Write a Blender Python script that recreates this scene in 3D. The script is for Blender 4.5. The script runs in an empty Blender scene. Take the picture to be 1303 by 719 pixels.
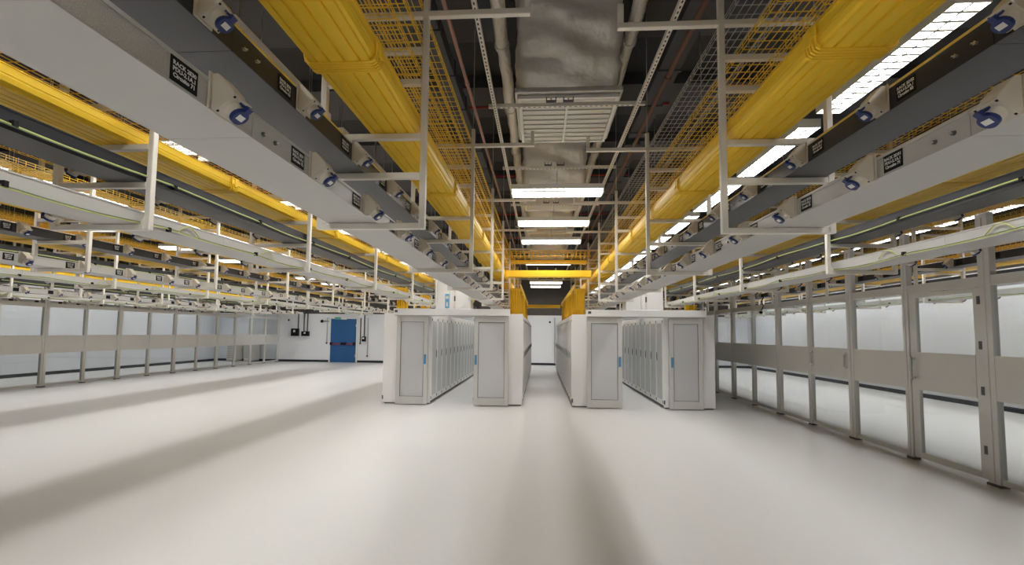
import bpy, bmesh, math, random
from mathutils import Vector, Matrix
random.seed(4)
C = bpy.context.scene.collection
S = bpy.context.scene

# ------------------------------------------------------------------ camera
F_PX, YAW, PITCH, ROLL, CY, EYE = 573.7, 3.563, 3.552, 0.592, 388.2, 1.74
cd = bpy.data.cameras.new('camera'); cam = bpy.data.objects.new('camera', cd); C.objects.link(cam)
cd.sensor_fit = 'HORIZONTAL'; cd.sensor_width = 36.0
cd.lens = F_PX/1303*36.0
cd.shift_y = (CY-359.5)/1303
cd.clip_start = 0.02; cd.clip_end = 200
yw, pt, rl = map(math.radians, (YAW, PITCH, ROLL))
fwd = Vector((-math.sin(yw)*math.cos(pt), math.cos(yw)*math.cos(pt), math.sin(pt)))
right = Vector((math.cos(yw), math.sin(yw), 0))
up = right.cross(fwd)
r2 = right*math.cos(rl) + up*math.sin(rl)
u2 = -right*math.sin(rl) + up*math.cos(rl)
M = Matrix((r2, u2, -fwd)).transposed().to_4x4(); M.translation = (0, 0, EYE)
cam.matrix_world = M
S.camera = cam

# ------------------------------------------------------------------ world, exposure
w = bpy.data.worlds.new('world'); S.world = w; w.use_nodes = True
w.node_tree.nodes['Background'].inputs[0].default_value = (0.75, 0.8, 0.9, 1)
w.node_tree.nodes['Background'].inputs[1].default_value = 0.05
S.view_settings.view_transform = 'Standard'; S.view_settings.look = 'None'
S.view_settings.gamma = 1.0; S.view_settings.use_curve_mapping = False
S.view_settings.exposure = 0.75
STRIP_W = 26.5      # watts of one louvred strip light
CROSS_W = 20.0      # watts of one cross batten over the central aisle
S.cycles.max_bounces = 9; S.cycles.diffuse_bounces = 6; S.cycles.glossy_bounces = 4
S.cycles.transparent_max_bounces = 12; S.cycles.transmission_bounces = 6
S.cycles.sample_clamp_indirect = 6.0
S.cycles.use_denoising = True
S.cycles.caustics_reflective = False; S.cycles.caustics_refractive = False

# ------------------------------------------------------------------ materials
def mat(name, col, rough=0.5, metal=0.0, noise=None, bump=None, spec=0.5, coat=0.0):
    m = bpy.data.materials.new(name); m.use_nodes = True
    nt = m.node_tree; b = nt.nodes['Principled BSDF']
    b.inputs['Base Color'].default_value = (*col, 1); b.inputs['Roughness'].default_value = rough
    b.inputs['Metallic'].default_value = metal; b.inputs['Specular IOR Level'].default_value = spec
    b.inputs['Coat Weight'].default_value = coat
    tc = nt.nodes.new('ShaderNodeTexCoord')
    if noise:
        sc, amt = noise
        n = nt.nodes.new('ShaderNodeTexNoise'); n.inputs['Scale'].default_value = sc; n.inputs['Detail'].default_value = 5
        nt.links.new(tc.outputs['Object'], n.inputs['Vector'])
        mx = nt.nodes.new('ShaderNodeMix'); mx.data_type = 'RGBA'
        mx.inputs['A'].default_value = (*[c*(1-amt) for c in col], 1)
        mx.inputs['B'].default_value = (*[min(1, c*(1+amt)) for c in col], 1)
        nt.links.new(n.outputs['Fac'], mx.inputs['Factor']); nt.links.new(mx.outputs['Result'], b.inputs['Base Color'])
    if bump:
        sc, st = bump[:2]; det = bump[2] if len(bump) > 2 else 3
        n = nt.nodes.new('ShaderNodeTexNoise'); n.inputs['Scale'].default_value = sc; n.inputs['Detail'].default_value = det
        nt.links.new(tc.outputs['Object'], n.inputs['Vector'])
        bp = nt.nodes.new('ShaderNodeBump'); bp.inputs['Strength'].default_value = st; bp.inputs['Distance'].default_value = 0.02
        nt.links.new(n.outputs['Fac'], bp.inputs['Height']); nt.links.new(bp.outputs['Normal'], b.inputs['Normal'])
    return m

def glass_mat(name, tint=(0.93, 0.95, 0.96), rough=0.02, haze=0.0):
    m = bpy.data.materials.new(name); m.use_nodes = True; nt = m.node_tree
    for n in list(nt.nodes):
        if n.type != 'OUTPUT_MATERIAL': nt.nodes.remove(n)
    out = nt.nodes['Material Output']
    t = nt.nodes.new('ShaderNodeBsdfTransparent'); t.inputs[0].default_value = (*tint, 1)
    g = nt.nodes.new('ShaderNodeBsdfGlossy'); g.inputs['Roughness'].default_value = rough
    lw = nt.nodes.new('ShaderNodeLayerWeight'); lw.inputs[0].default_value = 0.35
    fr = nt.nodes.new('ShaderNodeMath'); fr.operation = 'POWER'; fr.inputs[1].default_value = 4.0
    nt.links.new(lw.outputs['Facing'], fr.inputs[0])
    f2 = nt.nodes.new('ShaderNodeMath'); f2.operation = 'MULTIPLY_ADD'; f2.inputs[1].default_value = 0.3; f2.inputs[2].default_value = 0.035
    nt.links.new(fr.outputs[0], f2.inputs[0]); fr = f2
    mx = nt.nodes.new('ShaderNodeMixShader')
    nt.links.new(fr.outputs[0], mx.inputs[0]); nt.links.new(t.outputs[0], mx.inputs[1]); nt.links.new(g.outputs[0], mx.inputs[2])
    last = mx.outputs[0]
    if haze:
        d = nt.nodes.new('ShaderNodeBsdfDiffuse'); d.inputs[0].default_value = (0.8, 0.8, 0.78, 1)
        m2 = nt.nodes.new('ShaderNodeMixShader'); m2.inputs[0].default_value = haze
        nt.links.new(last, m2.inputs[1]); nt.links.new(d.outputs[0], m2.inputs[2]); last = m2.outputs[0]
    nt.links.new(last, out.inputs[0])
    return m

def emit(name, col, st):
    m = bpy.data.materials.new(name); m.use_nodes = True; nt = m.node_tree
    b = nt.nodes['Principled BSDF']; b.inputs['Base Color'].default_value = (*col, 1)
    b.inputs['Emission Color'].default_value = (*col, 1); b.inputs['Emission Strength'].default_value = st
    return m

CREAM = mat('cream painted steel', (0.76, 0.72, 0.65), 0.42, noise=(3, 0.05))
LIGHT = mat('light grey powder coat', (0.49, 0.485, 0.465), 0.38, noise=(1.5, 0.04))
DARK = mat('dark anodised trunking', (0.03, 0.032, 0.038), 0.3, metal=0.1, noise=(2, 0.08), spec=0.35)
DARKB = mat('dark grey trunking base', (0.082, 0.082, 0.09), 0.45, noise=(2, 0.06))
YEL = mat('yellow plastic duct', (0.93, 0.605, 0.035), 0.45, noise=(4, 0.05), spec=0.3)
YELW = mat('yellow coated wire', (0.88, 0.58, 0.05), 0.4)
SILW = mat('zinc plated wire', (0.55, 0.55, 0.56), 0.35, metal=0.6)
BEIGE = mat('beige socket plastic', (0.62, 0.57, 0.49), 0.35)
BLUE = mat('blue socket lid', (0.012, 0.03, 0.14), 0.35)
STICK = mat('white sticker', (0.75, 0.76, 0.75), 0.5)
BLACK = mat('black plastic', (0.008, 0.008, 0.009), 0.55, spec=0.2)
GALV = mat('galvanised steel', (0.50, 0.51, 0.50), 0.42, metal=0.75, noise=(60, 0.25))
GLINT = mat('speckled metal glint', (0.55, 0.55, 0.54), 0.38, metal=0.75, noise=(260, 0.45), bump=(300, 0.5))  # speckle noise stands in for a glittering highlight
CHROME = mat('bright metal', (0.75, 0.75, 0.76), 0.18, metal=1.0)
FOIL = mat('crinkled foil insulation', (0.74, 0.72, 0.68), 0.3, metal=0.25, bump=(6, 1.0, 6))
FOIL2 = mat('foil tape', (0.74, 0.72, 0.68), 0.35, metal=0.4, bump=(22, 1.0, 5))
RACKW = mat('white cabinet paint', (0.84, 0.835, 0.825), 0.4)
RACKD = mat('perforated cabinet door', (0.58, 0.595, 0.60), 0.45, noise=(300, 0.12))
FRAMEG = mat('light aluminium door frame', (0.54, 0.53, 0.505), 0.4)
FROST = mat('frosted door glass', (0.52, 0.52, 0.53), 0.25, spec=0.6)
HANDB = mat('teal blue handle', (0.04, 0.22, 0.42), 0.4)
PARTM = mat('aluminium partition frame', (0.64, 0.635, 0.615), 0.4, metal=0.0, noise=(2, 0.05))
BAND = mat('satin partition band', (0.64, 0.63, 0.61), 0.4, metal=0.0, noise=(1.2, 0.06))
PANE = glass_mat('clear pane')
WALLW = mat('white painted wall', (0.78, 0.795, 0.825), 0.6, noise=(0.8, 0.03))
WALLD = mat('unpainted dark blockwork', (0.085, 0.078, 0.068), 0.8, noise=(2, 0.2))
BASEB = mat('black skirting', (0.012, 0.016, 0.022), 0.4)
CEIL = mat('dark ceiling slab', (0.028, 0.030, 0.036), 0.8, noise=(1, 0.2))
BEAMM = mat('dark grey ceiling beam', (0.05, 0.053, 0.062), 0.65, noise=(2, 0.15))
RED = mat('red sprinkler pipe', (0.35, 0.02, 0.02), 0.4)
COPPER = mat('pinkish copper pipe', (0.42, 0.24, 0.19), 0.45, metal=0.3)
BROWNP = mat('brown lagged pipe', (0.16, 0.07, 0.045), 0.6)
DOORB = mat('blue door paint', (0.018, 0.10, 0.27), 0.4)
GREENY = mat('green and yellow earth cable', (0.50, 0.52, 0.14), 0.4)
GREEND = mat('dark green earth cable', (0.13, 0.18, 0.10), 0.4)
WHITEP = mat('white plastic', (0.78, 0.78, 0.76), 0.45)
GRILLE = mat('white louvre blade', (0.62, 0.61, 0.57), 0.5)
SIGNB = mat('blue sign', (0.15, 0.45, 0.72), 0.4)
SIGNG = mat('green sign', (0.12, 0.42, 0.33), 0.4)
TUBE = emit('lit fluorescent tube', (1.0, 0.98, 0.95), 5.0)
TUBEC = emit('lit diffuser', (1.0, 0.98, 0.94), 2.2)
REFL = mat('satin louvre', (0.42, 0.43, 0.45), 0.3, metal=0.5)

# floor: pale resin, faint mottling, soft gloss
FLOOR = bpy.data.materials.new('pale resin floor'); FLOOR.use_nodes = True
nt = FLOOR.node_tree; b = nt.nodes['Principled BSDF']
tc = nt.nodes.new('ShaderNodeTexCoord')
n1 = nt.nodes.new('ShaderNodeTexNoise'); n1.inputs['Scale'].default_value = 0.7; n1.inputs['Detail'].default_value = 6
n2 = nt.nodes.new('ShaderNodeTexNoise'); n2.inputs['Scale'].default_value = 18; n2.inputs['Detail'].default_value = 4
nt.links.new(tc.outputs['Object'], n1.inputs['Vector']); nt.links.new(tc.outputs['Object'], n2.inputs['Vector'])
mx = nt.nodes.new('ShaderNodeMix'); mx.data_type = 'RGBA'
mx.inputs['A'].default_value = (0.56, 0.55, 0.53, 1); mx.inputs['B'].default_value = (0.635, 0.625, 0.61, 1)
ad = nt.nodes.new('ShaderNodeMath'); ad.operation = 'MULTIPLY_ADD'; ad.inputs[1].default_value = 0.6
nt.links.new(n1.outputs['Fac'], ad.inputs[0])
m3 = nt.nodes.new('ShaderNodeMath'); m3.operation = 'MULTIPLY'; m3.inputs[1].default_value = 0.4
nt.links.new(n2.outputs['Fac'], m3.inputs[0]); nt.links.new(m3.outputs[0], ad.inputs[2])
nt.links.new(ad.outputs[0], mx.inputs['Factor']); nt.links.new(mx.outputs['Result'], b.inputs['Base Color'])
mr = nt.nodes.new('ShaderNodeMapRange'); mr.inputs['To Min'].default_value = 0.27; mr.inputs['To Max'].default_value = 0.38
nt.links.new(n1.outputs['Fac'], mr.inputs['Value']); nt.links.new(mr.outputs[0], b.inputs['Roughness'])
b.inputs['Specular IOR Level'].default_value = 0.5

# ------------------------------------------------------------------ mesh building
class MB:
    def __init__(s): s.v = []; s.f = []; s.m = []; s.mats = []; s.sm = []
    def mi(s, m):
        if m not in s.mats: s.mats.append(m)
        return s.mats.index(m)
    def add(s, vs, fs, m, smooth=False):
        o = len(s.v); s.v += [tuple(v) for v in vs]; k = s.mi(m)
        for f in fs: s.f.append(tuple(i+o for i in f)); s.m.append(k); s.sm.append(smooth)
    def box(s, x0, x1, y0, y1, z0, z1, m, mtx=None):
        if x0 > x1: x0, x1 = x1, x0
        if y0 > y1: y0, y1 = y1, y0
        if z0 > z1: z0, z1 = z1, z0
        vs = [Vector((x, y, z)) for x in (x0, x1) for y in (y0, y1) for z in (z0, z1)]
        if mtx: vs = [mtx @ v for v in vs]
        s.add(vs, [(0, 1, 3, 2), (4, 6, 7, 5), (0, 4, 5, 1), (2, 3, 7, 6), (0, 2, 6, 4), (1, 5, 7, 3)], m)
        return s
    def prism(s, poly, y0, y1, m, mtx=None):          # poly of (x, z), counter-clockwise seen from -y
        n = len(poly)
        vs = [Vector((x, y0, z)) for x, z in poly] + [Vector((x, y1, z)) for x, z in poly]
        if mtx: vs = [mtx @ v for v in vs]
        fs = [tuple(range(n)), tuple(range(2*n-1, n-1, -1))]
        for i in range(n): j = (i+1) % n; fs.append((i, i+n, j+n, j))
        s.add(vs, fs, m); return s
    def tube(s, p0, p1, r0, m, r1=None, n=10, cap=True):
        p0, p1 = Vector(p0), Vector(p1); r1 = r0 if r1 is None else r1
        d = (p1-p0).normalized(); a = d.orthogonal().normalized(); b_ = d.cross(a)
        vs = []
        for p, r in ((p0, r0), (p1, r1)):
            for i in range(n):
                t = 2*math.pi*i/n; vs.append(p+(a*math.cos(t)+b_*math.sin(t))*r)
        s.add(vs, [(i, (i+1) % n, (i+1) % n+n, i+n) for i in range(n)], m, n > 6)
        if cap: s.add(vs, [tuple(range(n-1, -1, -1)), tuple(range(n, 2*n))], m)
        return s
    def path(s, pts, r, m, n=6):
        pts = [Vector(p) for p in pts]; vs = []
        for k, p in enumerate(pts):
            d = (pts[min(k+1, len(pts)-1)]-pts[max(k-1, 0)]).normalized()
            a = d.cross(Vector((0, 0, 1)));  a = a.normalized() if a.length > 1e-3 else Vector((1, 0, 0)); b_ = d.cross(a)
            for i in range(n):
                t = 2*math.pi*i/n; vs.append(p+(a*math.cos(t)+b_*math.sin(t))*r)
        fs = [(k*n+i, k*n+(i+1) % n, (k+1)*n+(i+1) % n, (k+1)*n+i) for k in range(len(pts)-1) for i in range(n)]
        s.add(vs, fs, m, True); return s
    def mesh(s, name, flip=False, bevel=0):
        me = bpy.data.meshes.new(name)
        v = [(-x, y, z) for x, y, z in s.v] if flip else s.v
        f = [tuple(reversed(q)) for q in s.f] if flip else s.f
        me.from_pydata(v, [], f)
        for m in s.mats: me.materials.append(m)
        me.polygons.foreach_set('material_index', s.m); me.polygons.foreach_set('use_smooth', s.sm)
        bm = bmesh.new(); bm.from_mesh(me)
        bmesh.ops.recalc_face_normals(bm, faces=bm.faces)
        if bevel:
            es = [e for e in bm.edges if len(e.link_faces) == 2 and e.calc_face_angle(0) > 0.6]
            bmesh.ops.bevel(bm, geom=es, offset=bevel, segments=1, affect='EDGES')
        bm.to_mesh(me); bm.free(); me.update()
        return me

def link(name, data, parent=None, loc=(0, 0, 0), rot=None, label=None):
    o = bpy.data.objects.new(name, data); C.objects.link(o); o.location = loc
    if rot: o.rotation_euler = rot
    if parent: o.parent = parent
    if label: o['label'] = label
    return o
def tag(o, label, cat, group=None):
    o['label'] = label; o['category'] = cat
    if group: o['group'] = group
    return o
def thing(name, label, cat, loc=(0, 0, 0), group=None):
    return tag(link(name, None, None, loc), label, cat, group)
def struct(name, mb, parent=None):
    o = link(name, mb.mesh(name), parent)
    if not parent: o['kind'] = 'structure'
    return o
CACHE = {}
def cached(key, build):
    if key not in CACHE: CACHE[key] = build()
    return CACHE[key]
ORD = ['nearest', 'second', 'third', 'fourth', 'fifth', 'sixth', 'seventh', 'eighth', 'ninth', 'tenth', 'eleventh', 'twelfth',
       'thirteenth', 'fourteenth', 'fifteenth', 'sixteenth', 'seventeenth', 'eighteenth', 'nineteenth', 'twentieth']
def nth(i): return ORD[i] + (' to the camera' if i == 0 else ' from the camera')

# ------------------------------------------------------------------ the room
XL, XR, YB, YF, ZC = -18.4, 11.1, 24.9, -8.0, 6.3
struct('floor', MB().box(XL, XR, YF, YB, -0.1, 0, FLOOR))
struct('ceiling', MB().box(XL, XR, YF, YB, ZC, ZC+0.1, CEIL))
ZW = 2.72
struct('wall_back', MB().box(XL, XR, YB, YB+0.1, 0, ZW, WALLW).box(XL, XR, YB, YB+0.1, ZW, ZC, WALLD))
struct('wall_left', MB().box(XL-0.1, XL, YF, YB, 0, 3.4, WALLW).box(XL-0.1, XL, YF, YB, 3.4, ZC, WALLD))
struct('wall_right', MB().box(XR, XR+0.1, YF, YB, 0, 3.4, WALLW).box(XR, XR+0.1, YF, YB, 3.4, ZC, WALLD))
struct('wall_front', MB().box(XL, XR, YF-0.1, YF, 0, 3.4, WALLW).box(XL, XR, YF-0.1, YF, 3.4, ZC, WALLD))
struct('baseboard_left', MB().box(XL, XL+0.02, YF, YB, 0, 0.12, BASEB))
struct('baseboard_right', MB().box(XR-0.02, XR, YF, YB, 0, 0.12, BASEB))
bb = MB(); bb.box(XL+0.02, -11.86, YB-0.02, YB, 0, 0.12, BASEB); bb.box(-10.24, XR-0.02, YB-0.02, YB, 0, 0.12, BASEB)
struct('baseboard_back', bb)
# picture-rail joint where the white paint stops
struct('trim_1', MB().box(-9, 9, YB-0.05, YB, 2.60, 2.72, WHITEP))
# ceiling beams, pipes
for i in range(11):
    y = 1.2+i*2.35
    o = link('ceiling_beam', cached('beam', lambda: MB().box(XL, XR, -0.55, 0.55, 6.08, ZC, BEAMM).mesh('ceiling_beam')), None, (0, y, 0))
    o['kind'] = 'structure'; o.name = 'trim_%d' % (i+2)
def pipe(name, p0, p1, r, m, label, cat='pipe', group=None):
    mb = MB(); mb.tube(p0, p1, r, m, n=12)
    d = (Vector(p1)-Vector(p0)); L = d.length; k = int(L//3)
    for i in range(1, k+1):
        c = Vector(p0)+d*(i/(k+1)); e = d.normalized()*0.04
        mb.tube(c-e, c+e, r*1.35, m, n=12)
    return tag(link(name, mb.mesh(name)), label, cat, group)
pipe('pipe', (-0.97, 0.2, 5.0), (-0.97, 24.8, 5.0), 0.022, COPPER, 'thin pinkish pipe under the dark ceiling left of the foil ducts')
pipe('pipe', (1.6, 0.2, 5.0), (1.6, 24.8, 5.0), 0.03, BROWNP, 'brown pipe under the dark ceiling right of the foil ducts')
for i, y in enumerate((7.7, 11.2, 14.9, 18.6)):
    pipe('sprinkler_pipe', (-1.75, y, 5.72), (2.2, y, 5.72), 0.022, RED, 'red sprinkler pipe crossing above the central aisle, ' + nth(i), group='red sprinkler pipes')
for i, (x, y) in enumerate(((-1.35, 6.0), (1.72, 6.0), (-1.3, 10.5), (1.72, 10.5))):
    mb = MB(); mb.box(x-0.14, x+0.14, y-2.1, y+2.1, 5.3, 5.5, BEAMM)
    for k in range(-2, 3): mb.box(x-0.16, x+0.16, y+k*0.95-0.02, y+k*0.95+0.02, 5.28, 5.52, BEAMM)
    tag(link('air_duct', mb.mesh('air_duct')), 'dark grey air duct %s, %s of the foil ducts' % (('near', 'near', 'far', 'far')[i]+' the ceiling', ('left', 'right')[i % 2]) if i < 2 else 'dark grey air duct farther down the hall, %s of the foil ducts' % ('left', 'right')[i % 2], 'duct')

# back wall: blue door and electrical fittings
d = link('door_1', None, None, (-11.05, YB, 0)); d['kind'] = 'structure'
struct('door_leaf', MB().box(-0.74, 0.74, -0.06, -0.005, 0.0, 2.44, DOORB), d)
struct('door_frame', MB().box(-0.81, -0.745, -0.09, -0.002, 0, 2.5, WHITEP).box(0.745, 0.81, -0.09, -0.002, 0, 2.5, WHITEP).box(-0.81, 0.81, -0.09, -0.002, 2.445, 2.52, WHITEP), d)
struct('push_bar', MB().box(-0.70, 0.66, -0.13, -0.09, 1.00, 1.05, RED).box(-0.74, -0.62, -0.14, -0.06, 0.97, 1.12, BLACK).box(0.58, 0.70, -0.14, -0.06, 0.97, 1.12, BLACK).box(-0.12, 0.18, -0.15, -0.06, 0.98, 1.10, BLACK), d)
struct('hinge', MB().box(0.70, 0.75, -0.09, -0.055, 2.0, 2.15, GALV).box(0.70, 0.75, -0.09, -0.055, 0.3, 0.45, GALV), d)
s = thing('exit_sign', 'small green and white exit sign above the blue door', 'sign', (-11.2, YB-0.12, 2.40))
link('sign_panel', MB().box(-0.34, 0.0, -0.03, 0, 0, 0.14, SIGNG).mesh('sign_panel'), s)
link('arrow_panel', MB().box(0.04, 0.34, -0.03, 0, 0, 0.14, WHITEP).mesh('arrow_panel'), s)
def wallbox(x, z, wx, h, label, pipes):
    t = thing('junction_box', label, 'electrical box', (x, YB, z))
    link('housing', MB().box(-wx/2, wx/2, -0.16, -0.001, 0, h, BLACK).mesh('housing', bevel=0.008), t)
    link('switch', MB().box(-0.05, 0.05, -0.19, -0.16, h*0.5, h*0.8, STICK).mesh('switch'), t)
    for px in pipes:
        link('conduit', MB().box(px-0.025, px+0.025, -0.06, -0.01, h, 3.6-z, DARKB).mesh('conduit'), t)
wallbox(-13.86, 1.45, 0.42, 0.42, 'square black switch box on the back wall, farther from the blue door', [0.15])
wallbox(-13.25, 1.45, 0.42, 0.27, 'flat black switch box on the back wall, nearer the blue door', [-0.12, 0.08])
wallbox(-9.86, 1.18, 0.2, 0.28, 'small black switch box on the back wall right of the blue door', [0.0])
for x, z0, lb in ((-12.02, 1.1, 'thin grey conduit on the back wall left of the blue door'), (-10.08, 1.1, 'short black conduit on the back wall just right of the blue door'), (-9.66, 0.4, 'long grey conduit on the back wall right of the blue door')):
    tag(link('conduit_pipe', MB().box(x-0.02, x+0.02, YB-0.05, YB-0.005, z0, 2.5, BLACK if 'black' in lb else GALV).box(x-0.035, x+0.035, YB-0.07, YB-0.005, z0-0.08, z0+0.02, DARKB).mesh('conduit_pipe')), lb, 'conduit')
t = thing('wall_bell', 'round dark bell high on the back wall left of the blue door', 'bell', (-12.35, YB, 2.3))
link('dome', MB().tube((0, -0.002, 0), (0, -0.1, 0), 0.09, BLACK, 0.05, 14).mesh('dome'), t)
link('bracket', MB().box(0.08, 0.42, -0.05, -0.01, -0.02, 0.02, DARKB).mesh('bracket'), t)
for i, (x, y) in enumerate(((0.55, 'centre'), (-14.3, 'left'))):
    t = thing('detector', 'small black detector on the back wall %s' % ('between the two middle cabinet rows' if i == 0 else 'left of the black switch boxes'), 'detector', (x, YB, 2.36 if i == 0 else 2.35))
    link('housing', MB().tube((0, -0.002, 0), (0, -0.07, 0), 0.055, BLACK, 0.03, 12).mesh('housing'), t)
tag(link('downpipe', MB().tube((0.82, YB-0.06, 0.1), (0.82, YB-0.06, 2.6), 0.035, GALV).box(0.77, 0.87, YB-0.1, YB-0.005, 1.2, 1.25, GALV).mesh('downpipe')), 'grey downpipe on the back wall between the middle cabinet rows', 'pipe')
for i, x in enumerate((-17.2, -16.2)):
    t = thing('floor_cabinet', 'low beige louvred cabinet by the back wall beyond the left partition, %s one' % ('left' if i == 0 else 'right'), 'cabinet', (x, 24.5, 0))
    link('body', MB().box(-0.28, 0.28, -0.2, 0.35, 0.05, 1.25, CREAM).mesh('body', bevel=0.01), t)
    mb = MB(); [mb.box(-0.22, 0.22, -0.225, -0.2, 0.2+k*0.1, 0.26+k*0.1, LIGHT) for k in range(10)]
    link('louvre_panel', mb.mesh('louvre_panel'), t)

# ------------------------------------------------------------------ glazed partitions
def partition(X, side, y0, y1, door_at=None):
    sg = -1 if side == 'right' else 1          # which way the hall (camera side) lies
    t = thing('partition', 'long aluminium and glass partition along the %s side of the hall' % side, 'partition', (X, y0, 0))
    n = round((y1-y0)/1.2)
    for k in range(n+1):
        y = k*1.2; wide = (k % 2 == 0)
        h = 0.075 if wide else 0.05
        key = ('post', wide)
        me = cached(key, lambda: MB().box(-0.04, 0.04, -h, h, 0.03, 3.25, PARTM).box(-0.05, 0.05, -0.012, 0.012, 0.05, 3.2, PARTM).mesh('post', bevel=0.004))
        link('post', me, t, (0, y, 0))
        link('foot', cached(('foot', wide), lambda: MB().box(-0.05, 0.05, -h-0.01, h+0.01, 0, 0.03, DARKB).mesh('foot')), t, (0, y, 0))
        if k == n: break
        a, b_ = y+h+0.0, y+1.2-(0.05 if wide else 0.075)
        isdoor = door_at is not None and abs(y0+y-door_at) < 0.1
        L = b_-a; key = round(L, 3)
        if not isdoor:
            link('bottom_rail', cached(('br', wide), lambda: MB().box(-0.025, 0.025, 0, L, 0.035, 0.10, PARTM).mesh('bottom_rail')), t, (0, a, 0))
            link('head_rail', cached(('hr', wide), lambda: MB().box(-0.03, 0.03, 0, L, 2.37, 2.49, PARTM).mesh('head_rail')), t, (0, a, 0))
            link('band_panel', cached(('bp', wide, side), lambda: MB().box(0.026*sg, 0.034*sg, 0, L, 1.0, 1.53, BAND).mesh('band_panel')), t, (0, a, 0))
            link('lower_pane', cached(('lp', wide), lambda: MB().box(-0.004, 0.004, 0, L, 0.1, 1.0, PANE).mesh('lower_pane')), t, (0, a, 0))
            link('upper_pane', cached(('up', wide), lambda: MB().box(-0.004, 0.004, 0, L, 1.53, 2.37, PANE).mesh('upper_pane')), t, (0, a, 0))
        else:
            link('head_rail', cached(('hr', wide), lambda: MB().box(-0.03, 0.03, 0, L, 2.37, 2.49, PARTM).mesh('head_rail')), t, (0, a, 0))
            d = thing('glazed_door', 'glazed hinged door in the right partition with a slim pull handle', 'door', (X, y0+a+0.01, 0)) if False else link('door', None, t, (0, a+0.006, 0))
            Ld = L-0.012
            fr = MB().box(-0.025, 0.025, 0, 0.09, 0.05, 2.36, PARTM).box(-0.025, 0.025, Ld-0.12, Ld, 0.05, 2.36, PARTM)
            fr.box(-0.025, 0.025, 0.09, Ld-0.12, 0.05, 0.13, PARTM).box(-0.025, 0.025, 0.09, Ld-0.12, 2.3, 2.36, PARTM)
            link('door_frame', fr.mesh('door_frame', bevel=0.003), d)
            link('door_panel', MB().box(0.01*sg, 0.03*sg, 0.09, Ld-0.12, 1.0, 1.53, BAND).mesh('door_panel'), d)
            link('lower_pane', MB().box(-0.004, 0.004, 0.09, Ld-0.12, 0.13, 1.0, PANE).mesh('lower_pane'), d)
            link('upper_pane', MB().box(-0.004, 0.004, 0.09, Ld-0.12, 1.53, 2.3, PANE).mesh('upper_pane'), d)
            link('handle', MB().box(0.03*sg, 0.09*sg, Ld-0.09, Ld-0.06, 1.42, 1.45, CHROME).box(0.03*sg, 0.09*sg, Ld-0.09, Ld-0.06, 1.15, 1.18, CHROME).box(0.075*sg, 0.095*sg, Ld-0.09, Ld-0.06, 1.13, 1.47, GALV).mesh('handle', bevel=0.003), d)
            for z in (0.35, 1.05, 1.6, 2.15):
                link('hinge', cached('phinge', lambda: MB().box(0.025*sg, 0.045*sg, -0.02, 0.02, 0, 0.1, DARKB).mesh('hinge')), d, (0, 0.0, z))
    if side == 'right':
        for y in (8.15-y0+0.1, 9.35-y0-0.12):
            link('pull_handle', cached('pull', lambda: MB().box(0.04*sg, 0.085*sg, -0.015, 0.015, 1.42, 1.45, WHITEP).box(0.04*sg, 0.085*sg, -0.015, 0.015, 1.18, 1.21, WHITEP).box(0.07*sg, 0.085*sg, -0.015, 0.015, 1.2, 1.43, GALV).mesh('pull_handle')), t, (0, y, 0))
    return t
partition(5.38, 'right', 3.35, 24.95-0.0, 5.75)
partition(-14.7, 'left', 8.95-1.2, 24.55)
t = thing('security_camera', 'small white security camera on an arm by the right partition', 'camera', (5.1, 10.9, 2.28))
link('housing', MB().box(-0.05, 0.05, -0.13, 0.12, -0.04, 0.04, WHITEP).mesh('housing', bevel=0.015), t)
link('lens', MB().tube((0, -0.132, 0), (0, -0.16, -0.01), 0.035, BLACK).mesh('lens'), t)
link('arm', MB().box(-0.02, 0.225, 0.03, 0.06, 0.035, 0.06, WHITEP).mesh('arm'), t)
link('cable', MB().path([(0.1, 0.04, 0.05), (0.14, 0.02, 0.15), (0.1, 0.02, 0.27), (0.15, 0.03, 0.36)], 0.014, BLACK).mesh('cable'), t)

# ------------------------------------------------------------------ server cabinets
def rack_meshes():
    D = {}
    mb = MB(); mb.box(-0.57, 0.57, 0.004, 0.596, 0.06, 2.2, RACKW)
    D['body'] = mb.mesh('body', bevel=0.004)
    D['plinth'] = MB().box(-0.55, 0.55, 0.01, 0.59, 0, 0.06, DARKB).mesh('plinth')
    dr = MB(); dr.box(0.572, 0.598, 0.012, 0.588, 0.1, 2.12, RACKW); dr.box(0.598, 0.602, 0.07, 0.53, 0.2, 2.02, RACKD)
    D['door'] = dr.mesh('door', bevel=0.002); D['doorf'] = dr.mesh('door', flip=True, bevel=0.002)
    h = MB(); h.box(0.602, 0.606, 0.515, 0.55, 1.10, 1.30, BLACK); h.box(0.606, 0.612, 0.525, 0.542, 1.14, 1.26, DARKB)
    D['handle'] = h.mesh('handle'); D['handlef'] = h.mesh('handle', flip=True)
    g = MB(); g.box(0.598, 0.605, 0.012, 0.04, 0.12, 0.18, BLACK); D['hinge'] = g.mesh('hinge'); D['hingef'] = g.mesh('hinge', flip=True)
    sp = MB(); sp.box(-0.59, 0.59, -0.03, 0.003, 0.03, 2.2, RACKW); sp.box(-0.60, -0.56, -0.035, -0.03, 0.1, 0.2, DARKB)
    D['side_panel'] = sp.mesh('side_panel', bevel=0.003)
    return D
RK = rack_meshes()
RNAMES = [('outer left', -3.24), ('inner left', -1.0), ('inner right', 1.36), ('outer right', 3.51)]
Y0R, NR = 10.93, 18
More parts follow.
